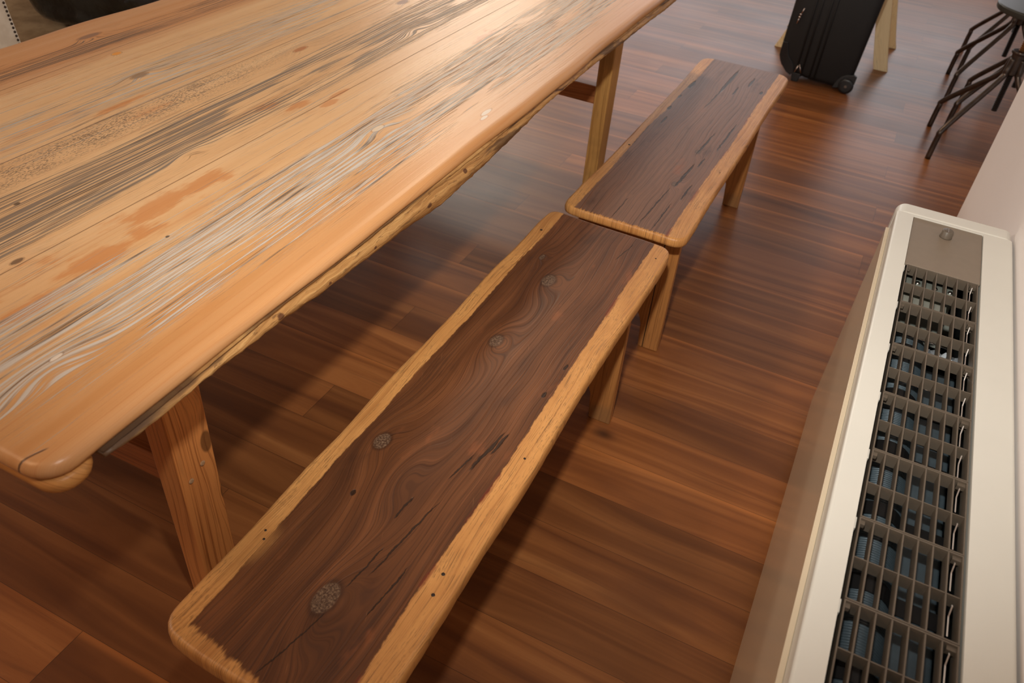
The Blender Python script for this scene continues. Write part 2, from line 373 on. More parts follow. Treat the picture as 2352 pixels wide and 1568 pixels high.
def m_bench(name, ox, oy, lft, rgt, near, far, knots, cracks, seedz, orange=None, pale=0., ragn=.005, nslope=0.):
    """bench seat: dark walnut-brown field with paler pine margins. lft/rgt: (x at near end, x at far end)"""
    t = NT(name, .42, .45, .0); c, x, y, z = t.coord(); X = t.add(x, ox); Y = t.add(y, oy)
    low = t.noise(t.vec(t.mul(Y, 2.2), t.mul(X, 5), seedz), 1., 2., .5)
    f = t.add(X, t.mul(t.sub(low, .5), .06))
    for ky, kx, a, b, A in knots: f = t.add(f, t.mul(t.gauss(Y, X, ky, kx, a, b), A))
    g1 = t.noise(t.vec(t.mul(Y, 1.4), t.mul(f, 150), seedz), 1., 2.5, .55)
    g2 = t.noise(t.vec(t.mul(Y, 8), t.mul(f, 520), seedz+2), 1., 2., .6)
    g3 = t.noise(t.vec(t.mul(Y, 3), t.mul(f, 26), seedz+4), 1., 3., .55)
    blot = t.noise(t.vec(t.mul(Y, 6), t.mul(X, 14), seedz+6), 1., 4., .6)
    rag = t.noise(t.vec(t.mul(Y, 26), t.mul(X, 40), seedz+7), 1., 4., .7)
    dk = t.ramp(g3, [(.32, srgb(80, 46, 24)), (.5, srgb(98, 58, 31)), (.68, srgb(114, 70, 40))])
    if pale: dk = t.mix(pale, dk, srgb(136, 100, 80))  # pale: greyish window sheen mixed into the seat colour
    ringl = t.step(t.math('ABSOLUTE', t.sub(t.math('FRACT', t.mul(f, 62)), .5)), .40, .49)
    dk = t.mix(t.mul(ringl, .32), dk, srgb(52, 29, 18))
    dk = t.mix(t.step(g1, .56, .70, 0, .45), dk, srgb(52, 30, 19))
    dk = t.mix(t.step(g1, .34, .42, .45, 0), dk, srgb(124, 76, 46))
    g5 = t.noise(t.vec(t.mul(Y, 3), t.mul(f, 900), seedz+12), 1., 1., .5)
    dk = t.mix(t.step(g5, .50, .66, 0, .35), dk, srgb(50, 27, 15))
    dk = t.mix(t.step(g2, .58, .70, 0, .5), dk, srgb(40, 22, 13))
    dk = t.mix(t.step(blot, .58, .74, 0, .45), dk, srgb(60, 34, 21))
    dk = t.mix(t.step(blot, .40, .26, 0, .5), dk, srgb(146, 84, 48))
    # scratches
    sc = t.noise(t.vec(t.mul(t.add(X, t.mul(Y, .45)), 500), t.mul(t.sub(Y, t.mul(X, .4)), 12), seedz+9), 1., 1., .5)
    dk = t.mix(t.mul(t.step(sc, .74, .80, 0, .4), t.step(blot, .45, .6)), dk, srgb(176, 124, 84))
    for ky, kx, a, b, A in knots:
        if A <= 0 or A == .07: continue
        g = t.gauss(Y, X, ky, kx, a*.24, b*.38); kn = t.noise(t.vec(t.mul(X, 260), t.mul(Y, 260), 1.), 1., 3., .8)
        kc = t.mix(t.step(kn, .42, .65), srgb(64, 44, 32), srgb(130, 106, 84))
        dk = t.mix(t.mul(t.step(g, .30, .42), .85), dk, kc)
        e = t.mul(t.step(g, .10, .3), t.step(g, .46, .3)); dk = t.mix(t.mul(e, .5), dk, srgb(38, 22, 14))
    hcr = None
    for ky, kx, a, b, sl in cracks:
        xx = t.sub(X, t.add(kx, t.mul(t.sub(Y, ky), sl))); xx = t.add(xx, t.mul(t.sub(rag, .5), .012))
        du = t.math('DIVIDE', t.sub(Y, ky), a); dv = t.math('DIVIDE', xx, b)
        q = t.step(t.add(t.mul(du, du), t.mul(dv, dv)), .55, 1., 1., 0.); hcr = q if hcr is None else t.math('MAXIMUM', hcr, q)
    lt = t.ramp(blot, [(.3, srgb(180, 124, 68)), (.6, srgb(204, 148, 86))])
    lt = t.mix(t.step(g1, .50, .66, 0, .5), lt, srgb(150, 96, 48))
    ds = t.noise(t.vec(t.mul(Y, 60), t.mul(f, 420), seedz+15), 1., 2., .6)
    lt = t.mix(t.mul(t.step(ds, .54, .66), t.step(blot, .42, .60, 0, .65)), lt, srgb(124, 86, 50))
    lt = t.mix(t.mul(t.step(g2, .52, .68, 0, .65), t.step(rag, .36, .56)), lt, srgb(96, 70, 44))
    def pw(P_):
        y0_, y1_ = P_[0][0], P_[-1][0]
        return t.sub(t.ramp(t.math('DIVIDE', t.sub(Y, y0_), y1_-y0_), [((a-y0_)/(y1_-y0_), b+1.) for a, b in P_]), 1.)
    lx = pw(lft); rx = pw(rgt)
    rn = t.mul(t.sub(rag, .5), ragn*2.2)
    a_ = t.step(t.add(t.sub(X, lx), rn), -.0012, .0018); b_ = t.step(t.add(t.sub(rx, X), rn), -.0012, .0018)
    rn2 = t.mul(t.sub(t.noise(t.vec(t.mul(X, 160), t.mul(Y, 12), seedz), 1., 2., .7), .5), .03)
    n_ = t.step(t.add(t.sub(Y, t.sub(near, t.mul(t.add(X, .633), nslope))), t.add(rn2, t.mul(rn, .5))), -.004, .006); e_ = t.step(t.add(t.sub(far, Y), rn2), -.003, .003)
    mask = t.mul(t.mul(a_, b_), t.mul(n_, e_))
    if orange:
        for ky, kx, a, b in orange:
            mask = t.mul(mask, t.sub(1.0, t.mul(t.step(t.add(t.gauss(Y, X, ky, kx, a, b), t.mul(t.sub(g2, .5), 1.1)), .25, .95), .6)))
    col = t.mix(mask, lt, dk)
    # reddish line where the stain stops
    rl = t.mul(t.step(t.math('ABSOLUTE', t.sub(X, rx)), .002, .006, 1, 0), t.step(blot, .5, .6)); col = t.mix(t.mul(rl, .6), col, srgb(112, 40, 22))
    h = t.add(t.mul(g1, -.55), t.mul(ringl, -.25))
    if hcr is not None:
        col = t.mix(t.mul(hcr, .9), col, srgb(36, 22, 14)); h = t.sub(h, t.mul(hcr, 1.5))
    # only the upper face is stained; the sides stay pine
    g = t.n('ShaderNodeNewGeometry'); sp = t.n('ShaderNodeSeparateXYZ'); t.L(g.outputs['Normal'], sp.inputs[0])
    up = t.step(sp.outputs[2], .80, .93); col = t.mix(up, lt, col)
    # nail holes
    return t.done(col, t.add(.36, t.mul(g1, .14)), t.bump(h, .7, .0014))

def m_rail():
    t = NT('live_edge_pine', .5, .4); c, x, y, z = t.coord(); Y = t.add(y, 1.75); X = t.add(x, -1.35)
    f = t.add(z, t.mul(t.noise(t.vec(t.mul(Y, 3), t.mul(z, 14), 2.), 1., 3., .6), .06))
    g1 = t.noise(t.vec(t.mul(Y, 2.4), t.mul(f, 130), 0.), 1., 4., .65); g2 = t.noise(t.vec(t.mul(Y, 30), t.mul(z, 160), 4.), 1., 4., .7)
    col = t.ramp(g1, [(.3, srgb(134, 92, 52)), (.48, srgb(178, 130, 76)), (.7, srgb(204, 160, 102))])
    col = t.mix(t.step(g1, .38, .33, 0, .9), col, srgb(74, 44, 24))
    dk = t.noise(t.vec(t.mul(Y, 3.2), t.mul(z, 30), 7.), 1., 3., .6)
    topd = t.step(z, -.036, -.026)
    col = t.mix(t.mul(t.step(t.add(dk, t.mul(topd, .06)), .54, .62), .75), col, srgb(74, 50, 32))
    col = t.mix(t.step(g2, .55, .66, 0, .65), col, srgb(98, 64, 38))
    for ky, kz, kr in ((.80,-.040,1.),(.93,-.050,.5),(1.07,-.052,.6),(1.27,-.058,1.1),(1.42,-.045,.9)):
        g = t.add(t.gauss(Y, z, ky, kz, .011*kr, .007*kr), t.mul(t.sub(g2, .5), .8)); col = t.mix(t.step(g, .45, .75, 0, .85), col, srgb(78, 42, 28))
    col = t.mix(t.mul(t.step(Y, .60, .50), t.step(z, -.040, -.030)), col, srgb(92, 66, 44))
    return t.done(col, .5, t.bump(t.add(g1, t.mul(g2, .5)), .9, .003))

FLOOR = m_floor()
TABLE = m_table()
RAIL = m_rail()
PINE = m_pine('oiled_pine_cleat', 'x', (206,148,84), (158,98,44), 2.)
LEGP = m_pine('orange_pine_leg', 'z', (216,144,80), (136,70,28), 5., .6, .2, ((.45, .03, .09, .03, .03), (.30, .045, .07, .02, .03), (.60, .02, .05, .03, .025)), contrast=1.2)
LEGF = m_pine('golden_pine_leg', 'z', (202,152,86), (156,106,54), 11., .7, .35)
STRET = m_pine('pine_stretcher', 'x', (190,122,72), (130,74,40), 15., .8, .5)
BLEG2 = m_pine('split_pine_bench_leg', 'z', (176,120,66), (120,74,36), 23., .8, .45, crack=.108)
BLEG = m_pine('old_pine_bench_leg', 'z', (176,120,66), (120,74,36), 21., .8, .55)
def wall_mat(name, col, warm=.03):
    t = NT(name, .6, .3); c, x, y, z = t.coord(); n = t.noise(c, 2.5, 4, .6); n2 = t.noise(c, 160, 2, .5)
    return t.done(t.mix(t.step(n, .3, .7, 0, .25), col, tuple(a*(1-warm*3) for a in col)), .6, t.bump(n2, .06, .0006))
WALL = wall_mat('white_wall_paint', srgb(247, 241, 238)); CEIL = wall_mat('white_ceiling_paint', srgb(235, 232, 226))

# ------------------------------------------------------------ room
def room():
    bm = bmesh.new(); v = [bm.verts.new(p) for p in ((-6.5,-3,0),(3.2,-3,0),(3.2,9.4,0),(-6.5,9.4,0))]; bm.faces.new(v)
    vv = [bm.verts.new(p) for p in ((-6.5,-3,-.1),(3.2,-3,-.1),(3.2,9.4,-.1),(-6.5,9.4,-.1))]; bm.faces.new(vv[::-1])
    for i in range(4): bm.faces.new((v[i], vv[i], vv[(i+1)%4], v[(i+1)%4]))
    struct(obj('floor', bm, FLOOR))
    struct(boxobj('ceiling', (-6.5,3.2,-3,9.5,2.7,2.8), CEIL))
    # right wall: a stretch behind the fan coil unit that ends at y = 2.9, then the room widens
    struct(boxobj('wall_right', (.402,.72,-3,2.905,0,2.7), WALL, bevel=.003))
    struct(boxobj('wall_right_recess', (1.55,1.7,2.905,9.4,0,2.7), WALL))
    struct(boxobj('wall_left', (-6.6,-6.5,-3,9.4,0,2.7), WALL))
    struct(boxobj('wall_back', (-6.5,.402,-3.1,-3,0,2.7), WALL))
    bm = bmesh.new()
    for b in ((-6.5,-3.4,9.4,9.55,0,2.7),(1.0,3.2,9.4,9.55,0,2.7),(-3.4,1.0,9.4,9.55,0,.85),(-3.4,1.0,9.4,9.55,2.62,2.7)): box(bm, *b)
    struct(obj('wall_far', bm, WALL))
    bm = bmesh.new()
    for xx in (-3.4, -1.95, -.5, .95): box(bm, xx, xx+.05, 9.42, 9.5, .85, 2.62)
    box(bm, -3.4, 1.0, 9.42, 9.5, .85, .9); box(bm, -3.4, 1.0, 9.42, 9.5, 2.57, 2.62)
    struct(obj('window_1', bm, plain('window_frame_paint', srgb(230,228,222), .4)))
room()

# ------------------------------------------------------------ table
def build_table():
    T = thing('dining_table', 'long rustic pine dining table with weathered streaky plank top and trestle legs', 'table', (-1.35, 1.75, 0.0))
    O = (-1.35, 1.75)
    def loc(o, z=0): return o
    # top board
    x0, x1, y0, y1 = -1.955, -.742, .362, 3.16
    pts = outline(x0-O[0], x1-O[0], y0-O[1], y1-O[1], .03, (.008, .0035, .002, .003), .03, 4, rcs=(.03, .045, .03, .03))
    bm = bmesh.new(); prof = [(.006, .736-.76), (.0015, .738-.76), (0, .743-.76), (.0006, .748-.76), (.003, .7535-.76), (.007, .7575-.76), (.013, .7594-.76), (.022, 0.)]
    slab(bm, pts, prof)
    top = obj('tabletop', bm, TABLE, T, smooth=True); top.location = (0, 0, .76)
    top.data.polygons[-1].use_smooth = False
    # live edge plank layer below, near and far long sides
    zb = [(.36,.727),(.445,.725),(.48,.718),(.55,.716),(.63,.714),(.76,.704),(.94,.693),(1.15,.684),(1.32,.670),(1.5,.682),(1.63,.690),(1.93,.712),(2.2,.706),(2.5,.708),(2.9,.702),(3.2,.704)]
    def zbot(y):
        for (a, za), (b, zb_) in zip(zb, zb[1:]):
            if y <= b: t = (y-a)/(b-a); t = t*t*(3-2*t); return za+(zb_-za)*t
        return .704
    for side, nm in ((1, 'edge_plank'), (-1, 'edge_plank')):
        rg = random.Random(3+side); bm = bmesh.new(); rows = []
        N = 190; ys = [.4405+(3.084-.4405)*i/N for i in range(N+1)]
        for y in ys:
            w = .0030*math.sin(y*5.1)+.002*math.sin(y*13+1)+rg.uniform(-.0008, .0008); zl = (zbot(y) if side > 0 else .70) + rg.uniform(-.0012, .0012)
            H = .736-zl
            sec = [(.0, .736), (.004, .736-H*.12), (.0035, .736-H*.25), (-.002, .736-H*.40), (-.0035, .736-H*.6), (-.001, .736-H*.75), (.002, .736-H*.88), (.008, zl), (.12, zl)]
            row = []
            for k, (d, z) in enumerate(sec):
                j = rg.uniform(-.0011, .0011) if 1 < k < 7 else 0
                xe = -.7425 - d + w*.8 + j if side > 0 else -1.935 + d - w
                row.append(bm.verts.new((xe-O[0], y-O[1], z-.76)))
            row.append(bm.verts.new(((-.873 if side > 0 else -1.815)-O[0], y-O[1], .736-.76)))
            rows.append(row)
        for A, B in zip(rows, rows[1:]):
            n = len(A)
            for k in range(n): bm.faces.new((A[k], A[(k+1)%n], B[(k+1)%n], B[k]))
        bm.faces.new(rows[0]); bm.faces.new(rows[-1][::-1])
        o = obj(nm, bm, RAIL, T, smooth=True); o.location = (0, 0, .76)
    # end battens with rounded ends
    for ya, yb in ((.366, .440), (3.085, 3.155)):
        bm = bmesh.new(); r = .045
        pts = outline(-1.945-O[0], -.742-O[0], ya-O[1], yb-O[1], .03, (0,0,0,0), .1, 2, rcs=(.02,.034,.034,.02) if ya < 1 else (.02,.034,.034,.02))
        slab(bm, pts, [(.024, .703), (.010, .7055), (.003, .712), (0, .721), (.0015, .729), (.006, .7335)])
        obj('end_batten', bm, PINE, T, smooth=True)
    # trestle legs
    for yi, (ya, yb, mat) in enumerate(((.628, .716, LEGP), (2.775, 2.862, LEGF))):
        for xa, xb, ff in ((-.922, -.866, 1), (-1.834, -1.778, -1)):
            bm = bmesh.new(); sp = 0.012*(-1 if yi == 0 else 1)
            v = box(bm, -.028, .028, -.044, .044, 0, .703)
            for p in v:
                if p.co.z < .1: p.co.y *= .93; p.co.x *= .95
            o = obj('leg', bm, mat, T, bevel=.004, seg=2); o.location = ((xa+xb)/2-O[0], (ya+yb)/2-O[1], 0.0015)
        bm = bmesh.new(); box(bm, -1.78-O[0], -.921-O[0], -.022, .022, -.034, .034)
        o = obj('stretcher', bm, STRET, T, bevel=.004); o.location = (0, (ya+yb)/2-O[1]-.004, .378 if yi else .392)
        bm = bmesh.new(); box(bm, -1.80-O[0], -.90-O[0], -.02, .02, 0, .03)
        o = obj('top_bearer', bm, STRET, T); o.location = (0, (ya+yb)/2-O[1], .704)
    # wooden pegs on the near leg
    for dy, z in ((.011, .412), (-.021, .395)):
        bm = bmesh.new(); lathe(bm, [(.0055, 0), (.0055, .0012), (.004, .0018)], seg=14, axis='x')
        o = obj('peg', bm, plain('pale_end_grain', srgb(176,140,104), .5, 0, .3, 300), T); o.location = (-.866-O[0], .672+dy-O[1], z)
build_table()

# ------------------------------------------------------------ benches
def build_bench(label, x0, x1, y0, y1, seat_mat, leg_far, leg_near, seed, group, keys, leg_mat=None, th=.036):
    cx, cy = (x0+x1)/2, (y0+y1)/2
    B = thing('wooden_bench', label, 'bench', (cx, cy, 0), 0, group)
    pts = curve_outline(keys, cx, cy, seed=seed)
    bm = bmesh.new()
    slab(bm, pts, [(.006, -th), (.001, -th+.003), (0, -th+.009), (0, -.012), (.0010, -.005), (.0035, -.0013), (.008, 0.)])
    s = obj('seat', bm, seat_mat, B, smooth=True); s.location = (0, 0, .45); s.data.polygons[-1].use_smooth = False
    for yl, yt in (leg_near, leg_far):
        # slab leg with an arch cut between its two feet
        xa, xb = x0-cx+.012, x1-cx-.012; ft = .062
        P = [(xa, 0), (xa+ft, 0), (xa+ft+.002, .035)]
        for k in range(13):
            a = PI - k/12*PI
            P.append((( xa+ft+xb-ft)/2 + ((xb-ft)-(xa+ft))/2*math.cos(a)*.97, .045+.115*math.sin(a)**.8))
        P += [(xb-ft-.002, .035), (xb-ft, 0), (xb, 0), (xb-.004, .414), (xa+.004, .414)]
        bm = bmesh.new(); prism(bm, P, 'y', -.012, .012)
        for p in bm.verts: p.co.y += (yl-yt)*(1-p.co.z/.414)
        o = obj('leg', bm, leg_mat if yl == leg_near[0] and leg_mat else BLEG, B)
        bv = o.modifiers.new('bevel', 'BEVEL'); bv.width = .002; bv.segments = 2; bv.limit_method = 'ANGLE'; bv.angle_limit = math.radians(50); o.location = (0, yt-cy, 0.001)
    bm = bmesh.new(); ya, yb = min(leg_near[1], leg_far[1])+.012, max(leg_near[1], leg_far[1])-.012
    box(bm, -.015, .015, ya-cy, yb-cy, .372, .414)
    obj('stretcher', bm, BLEG, B, bevel=.003)
    # small blocks bracing the legs under the seat
    for (yl, yt), s_ in ((leg_near, 1), (leg_far, -1)):
        boxobj('brace_block', (x1-cx-.06, x1-cx-.03, min(yt-cy+s_*.012, yt-cy+s_*.05), max(yt-cy+s_*.012, yt-cy+s_*.05), .375, .414), BLEG, B, bevel=.003)
    return B, cx, cy

def nails(B, cx, cy, spots, z=.4503):
    mt = plain('dark_nail', srgb(44, 32, 26), .5, .3)
    for x, y, r in spots:
        bm = bmesh.new(); lathe(bm, [(r, -.001), (r, .0002), (r*.6, .0006)], seg=10); o = obj('nail_head', bm, mt, B); o.location = (x-cx, y-cy, z)

b1x, b1y = -.4985, 1.105
BENCH1 = m_bench('dark_stained_bench_seat', b1x, b1y, [(.42,-.636),(.6,-.638),(.8,-.643),(.92,-.639),(1.05,-.643),(1.3,-.638),(1.56,-.643),(1.68,-.637),(1.81,-.639)], [(.46,-.372),(.63,-.376),(.87,-.371),(1.14,-.374),(1.38,-.374),(1.53,-.377),(1.80,-.375)], .414, 2.5,
    [(1.584,-.600,.05,.016,.03),(1.232,-.549,.085,.034,.055),(.862,-.597,.085,.036,.06),(.545,-.491,.12,.046,.075),(.78,-.525,.13,.045,.07),(1.50,-.545,.10,.04,.05),(.66,-.52,.15,.05,-.03)],
    [(.965,-.405,.035,.0035,.10),(.925,-.418,.05,.004,.12),(.955,-.416,.045,.0028,.12),(.88,-.44,.04,.0020,.14),(.70,-.445,.10,.0018,.12),(.60,-.415,.06,.0016,.1),(.46,-.49,.07,.0014,.22),(.62,-.47,.05,.0016,.12),(1.23,-.383,.012,.003,0.),(1.13,-.389,.010,.005,.0),(1.72,-.43,.05,.0016,.15),(.75,-.48,.03,.002,.1),(.735,-.573,.008,.004,0.)],
    1.0, orange=[(.575,-.640,.050,.022)], nslope=.16)
b2x, b2y = -.486, 2.555
BENCH2 = m_bench('sheen_brown_bench_seat', b2x, b2y, [(1.86,-.628),(2.13,-.624),(2.5,-.627),(2.66,-.617),(2.88,-.617),(3.02,-.606),(3.27,-.608)], [(1.86,-.362),(2.13,-.359),(2.3,-.358),(2.5,-.351),(2.82,-.354),(3.07,-.350),(3.27,-.347)], 1.857, 3.9,
    [(2.15,-.43,.05,.02,.03),(2.40,-.43,.05,.02,.02)],
    [(3.06,-.495,.15,.0075,.03),(2.86,-.502,.12,.0025,.05),(2.94,-.606,.05,.008,.02),(2.80,-.612,.02,.005,.02),(2.68,-.612,.022,.007,.02),(2.57,-.597,.04,.004,.02),(2.98,-.452,.05,.004,.02),(3.10,-.42,.06,.005,.03),(2.47,-.425,.11,.0032,.05),(2.56,-.378,.14,.0035,.02),(3.02,-.365,.018,.007,0.),
     (2.22,-.42,.10,.0045,.06),(2.00,-.44,.13,.0022,.05),(1.95,-.405,.09,.0020,.02),(1.93,-.52,.07,.0014,.03),(2.33,-.40,.04,.003,.03),(2.12,-.385,.06,.003,.03)],
    12.0, pale=.62, ragn=.005)
KEYS1 = [(-.677,.425),(-.669,.403),(-.650,.389),(-.60,.382),(-.50,.379),(-.37,.382),(-.340,.392),(-.325,.420),(-.321,.487),(-.322,.60),(-.324,.75),(-.321,.90),(-.325,1.05),(-.329,1.2),(-.327,1.45),(-.324,1.70),(-.326,1.765),(-.333,1.790),(-.354,1.804),(-.42,1.808),(-.55,1.810),(-.645,1.817),(-.666,1.812),(-.677,1.795),(-.681,1.74),(-.680,1.6),(-.684,1.45),(-.679,1.25),(-.682,1.0),(-.677,.84),(-.680,.74),(-.676,.60),(-.677,.50)]
KEYS2 = [(-.664,1.905),(-.661,1.875),(-.645,1.858),(-.61,1.853),(-.50,1.852),(-.40,1.852),(-.345,1.850),(-.322,1.858),(-.310,1.880),(-.308,1.95),(-.310,2.15),(-.306,2.50),(-.307,2.85),(-.302,3.12),(-.304,3.225),(-.318,3.252),(-.345,3.268),(-.48,3.268),(-.60,3.268),(-.636,3.256),(-.651,3.225),(-.653,3.15),(-.650,2.95),(-.651,2.75),(-.654,2.50),(-.656,2.2),(-.663,2.0)]
B1, cx, cy = build_bench('pine and dark brown plank bench nearest the camera, beside the table', -.664, -.333, .405, 1.805, BENCH1, (1.585, 1.585), (.50, .52), 5, 'wooden benches along the table', KEYS1)
nails(B1, cx, cy, [(-.356,.668,.0032),(-.351,.628,.0032),(-.349,.955,.0025),(-.650,.60,.0022),(-.641,.585,.0022),(-.655,1.70,.0035),(-.352,1.735,.0022)])
B2, cx, cy = build_bench('brown plank bench with split seat, behind the nearer bench', -.655, -.317, 1.853, 3.257, BENCH2, (2.985, 2.985), (1.955, 1.955), 9, 'wooden benches along the table', KEYS2, BLEG2, .027)
nails(B2, cx, cy, [(-.632,2.32,.004),(-.333,2.30,.002)])

# ------------------------------------------------------------ fan coil unit under the wall
CREAM = plain('cream_enamel', srgb(216, 215, 206), .38, 0, .02, 6, coat=.15)
GRILLE = plain('taupe_plastic', srgb(98, 88, 76), .42, 0, .05, 90)
DARKIN = plain('dark_sheet_steel', srgb(34, 36, 36), .5, .2)
CHROME = plain('bright_wire', srgb(206, 204, 200), .22, 1, .02)
BLUEG = plain('blue_grey_fan', srgb(72, 86, 94), .4, .25, .1, 60)
GALV = plain('galvanised_bracket', srgb(176, 182, 172), .35, .5, .1, 40)
def build_fancoil():
    F = thing('fan_coil_unit', 'long cream fan coil heater with brown top grille against the white wall', 'heater', (.265, 1.0, 0))
    ox, oy = .265, 1.0; Y0, Y1 = -.35, 1.972; zt = .66
    sx0, sx1 = .1805, .3325
    # casing: front sheet, top strips, back, ends
    bm = bmesh.new()
    def cas(x0, x1, y0, y1, z0, z1): box(bm, x0-ox, x1-ox, y0-oy, y1-oy, z0, z1)
    # front wall with rounded top shoulder, one profile swept along y
    prof = [(.1425,.03)] + [(.1425+.006*(1-math.cos(a)), .654+.006*math.sin(a)) for a in [i/6*PI/2 for i in range(7)]] + [(sx0,.66),(sx0,.640),(sx0-.003,.640),(sx0-.003,.656),(.1465,.652),(.1445,.03)]
    prism(bm, [(x-ox, z) for x, z in prof], 'y', Y0-oy, 1.921-oy)
    obj('front_casing', bm, CREAM, F)
    bm = bmesh.new(); prof = [(sx1,.64),(sx1,.66)]+[(.3885+.007*math.sin(a), .653+.007*math.cos(a)) for a in [i/6*PI/2 for i in range(7)]]+[(.3955,.03),(.3935,.03),(.3935,.650),(sx1+.003,.656),(sx1+.003,.64)]
    prism(bm, [(x-ox, z) for x, z in prof], 'y', Y0-oy, 1.921-oy)
    obj('rear_casing', bm, CREAM, F)
    bm = bmesh.new(); cas(sx0, sx1, 1.915, 1.921, .03, .66); obj('end_wall', bm, CREAM, F)
    # end cap with rounded upper corners
    P = [(.1415,.03)]
    for k in range(9): a = PI - k/8*PI/2; P.append((.1415+.022+.022*math.cos(a), .6385+.022*math.sin(a)))
    for k in range(9): a = PI/2 - k/8*PI/2; P.append((.3955-.018+.018*math.cos(a), .6425+.018*math.sin(a)))
    P.append((.3955,.03))
    bm = bmesh.new(); prism(bm, [(x-ox, z) for x, z in P], 'y', 1.9225-oy, Y1-oy); obj('end_cap', bm, CREAM, F, bevel=.006, seg=3)
    # front panel standing proud with its top lip
    bm = bmesh.new(); box(bm, .1340-ox, .1424-ox, Y0-oy, 1.912-oy, .045, .616); obj('front_panel', bm, plain('cream_gloss_panel', srgb(206,190,164), .28, 0, .02, 6, coat=.3), F, bevel=.0012)
    bm = bmesh.new(); box(bm, .150-ox, .385-ox, Y0-oy, 1.95-oy, 0.001, .031); obj('plinth', bm, DARKIN, F)
    # control cover plate
    bm = bmesh.new(); cas(sx0+.001, sx1-.001, 1.689, 1.918, .652, .657); obj('cover_plate', bm, plain('taupe_cover', srgb(128,115,100), .45, 0, .03, 50), F, bevel=.001)
    # round knob sunk in it
    bm = bmesh.new(); lathe(bm, [(.0135, 0), (.0135, .002), (.0125, .004), (.0118, .016), (.010, .0175), (.004, .0175)], seg=28)
    k = obj('knob', bm, GRILLE, F, smooth=True); k.location = (.2545-ox, 1.858-oy, .657)
    bm = bmesh.new(); box(bm, -.0008, .0008, -.010, .010, 0, .0006); o = obj('pointer', bm, CHROME, k); o.location = (0, 0, .0176)
    # inner trough
    bm = bmesh.new()
    for b in ((sx0-.012,sx0-.010,Y0,1.914,.30,.645),(sx1+.010,sx1+.012,Y0,1.914,.30,.645),(sx0-.012,sx1+.012,Y0,1.914,.30,.305)): cas(*b)
    obj('inner_trough', bm, DARKIN, F)
    # fan barrel and coil seen through the grille
    bm = bmesh.new(); prof = []
    y = -.3
    while y < 1.50:
        prof += [(.040, y), (.0405, y+.001), (.040, y+.0035), (.0392, y+.0045)]; y += .0045
    lathe(bm, prof, (0,0,0), 30, 'y'); o = obj('fan_barrel', bm, BLUEG, F, smooth=True); o.location = (.224-ox, -oy, .572)
    bandm = plain('black_rubber_band', srgb(12,12,13), .5)
    for i in range(11):
        bm = bmesh.new(); y = 1.43 - i*.150; lathe(bm, [(.0425, y), (.0425, y+.028)], (0,0,0), 30, 'y')
        o = obj('barrel_band', bm, bandm, F, smooth=False); o.location = (.224-ox, -oy, .572)
    bm = bmesh.new(); cas(.264, .322, Y0, 1.50, .45, .588); obj('coil_block', bm, BLUEG, F, bevel=.004)
    for i in range(11):
        bm = bmesh.new(); y = 1.43-i*.150; cas(.263, .323, y, y+.03, .45, .590)
        obj('coil_band', bm, bandm, F)
    # bright bracket near the cover plate
    bm = bmesh.new(); cas(.190, .300, 1.674, 1.716, .555, .617); cas(.190, .285, 1.597, 1.634, .555, .616); cas(.190, .315, 1.650, 1.654, .5, .58); obj('mounting_bracket', bm, GALV, F, bevel=.002)
    for x, y in ((.222, 1.692), (.258, 1.688), (.288, 1.69)):
        bm = bmesh.new(); lathe(bm, [(.0055, 0), (.005, .002), (.003, .004), (.0008, .0045)], seg=16); o = obj('screw', bm, CHROME, F, smooth=True); o.location = (x-ox, y-oy, .617)
    # crumpled clear foil in the far bay
    bm = bmesh.new(); rg = random.Random(4); G = {}
    for i in range(9):
        for j in range(7): G[i, j] = bm.verts.new((.255+i*.008+rg.uniform(-.002,.002)-ox, 1.435+j*.008+rg.uniform(-.002,.002)-oy, .596+rg.uniform(0,.012)))
    for i in range(8):
        for j in range(6): bm.faces.new((G[i,j],G[i+1,j],G[i+1,j+1],G[i,j+1]))
    o = obj('foil_wrap', bm, plain('crumpled_foil', srgb(178,186,192), .25, .7, .2), F)
    # safety wires
    for i in range(11):
        y = 1.475-i*.154
        bm = bmesh.new(); tube(bm, [(.200-ox, y-oy, .622), (.300-ox, y-.004-oy, .622)], .0012, 8); obj('guard_wire', bm, CHROME, F, smooth=True)
    for x in (.212, .232, .252, .272):
        bm = bmesh.new(); tube(bm, [(x-ox, Y0-oy, .6195), (x-ox, 1.52-oy, .6195)], .0012, 8); obj('guard_wire', bm, plain('dull_wire', srgb(120,100,84), .35, .8), F, smooth=True)
    # grille section: frame, 6 long bars, 1 cross bar
    th = .0016; x0, x1 = .1865-ox, .3285-ox; H0, H1 = .634, .6565; pitch = .1537
    yfar = 1.6885
    def section(k):
        ya = yfar-(k+1)*pitch+.0006-oy; yb = yfar-k*pitch-.0006-oy
        bm = bmesh.new()
        box(bm, x0, x1, yb-.0022, yb, H0, H1); box(bm, x0, x1, ya, ya+.0022, H0, H1)
        box(bm, x0, x0+.0022, ya+.0022, yb-.0022, H0, H1); box(bm, x1-.0022, x1, ya+.0022, yb-.0022, H0, H1)
        for i in range(1, 7):
            xx = x0+(x1-x0)*i/7; box(bm, xx-th/2-.0003, xx+th/2+.0003, ya+.0022, yb-.0022, H0+.002, H1-.0004)
        ym = (ya+yb)/2; box(bm, x0+.0022, x1-.0022, ym-th/2, ym+th/2, H0, H1-.001)
        # corner lugs
        box(bm, x0+.0022, x0+.009, yb-.010, yb-.0022, H0+.012, H1-.004); box(bm, x1-.014, x1-.0022, yb-.009, yb-.0022, H0+.010, H1-.004)
        g = obj('grille', bm, GRILLE, F)
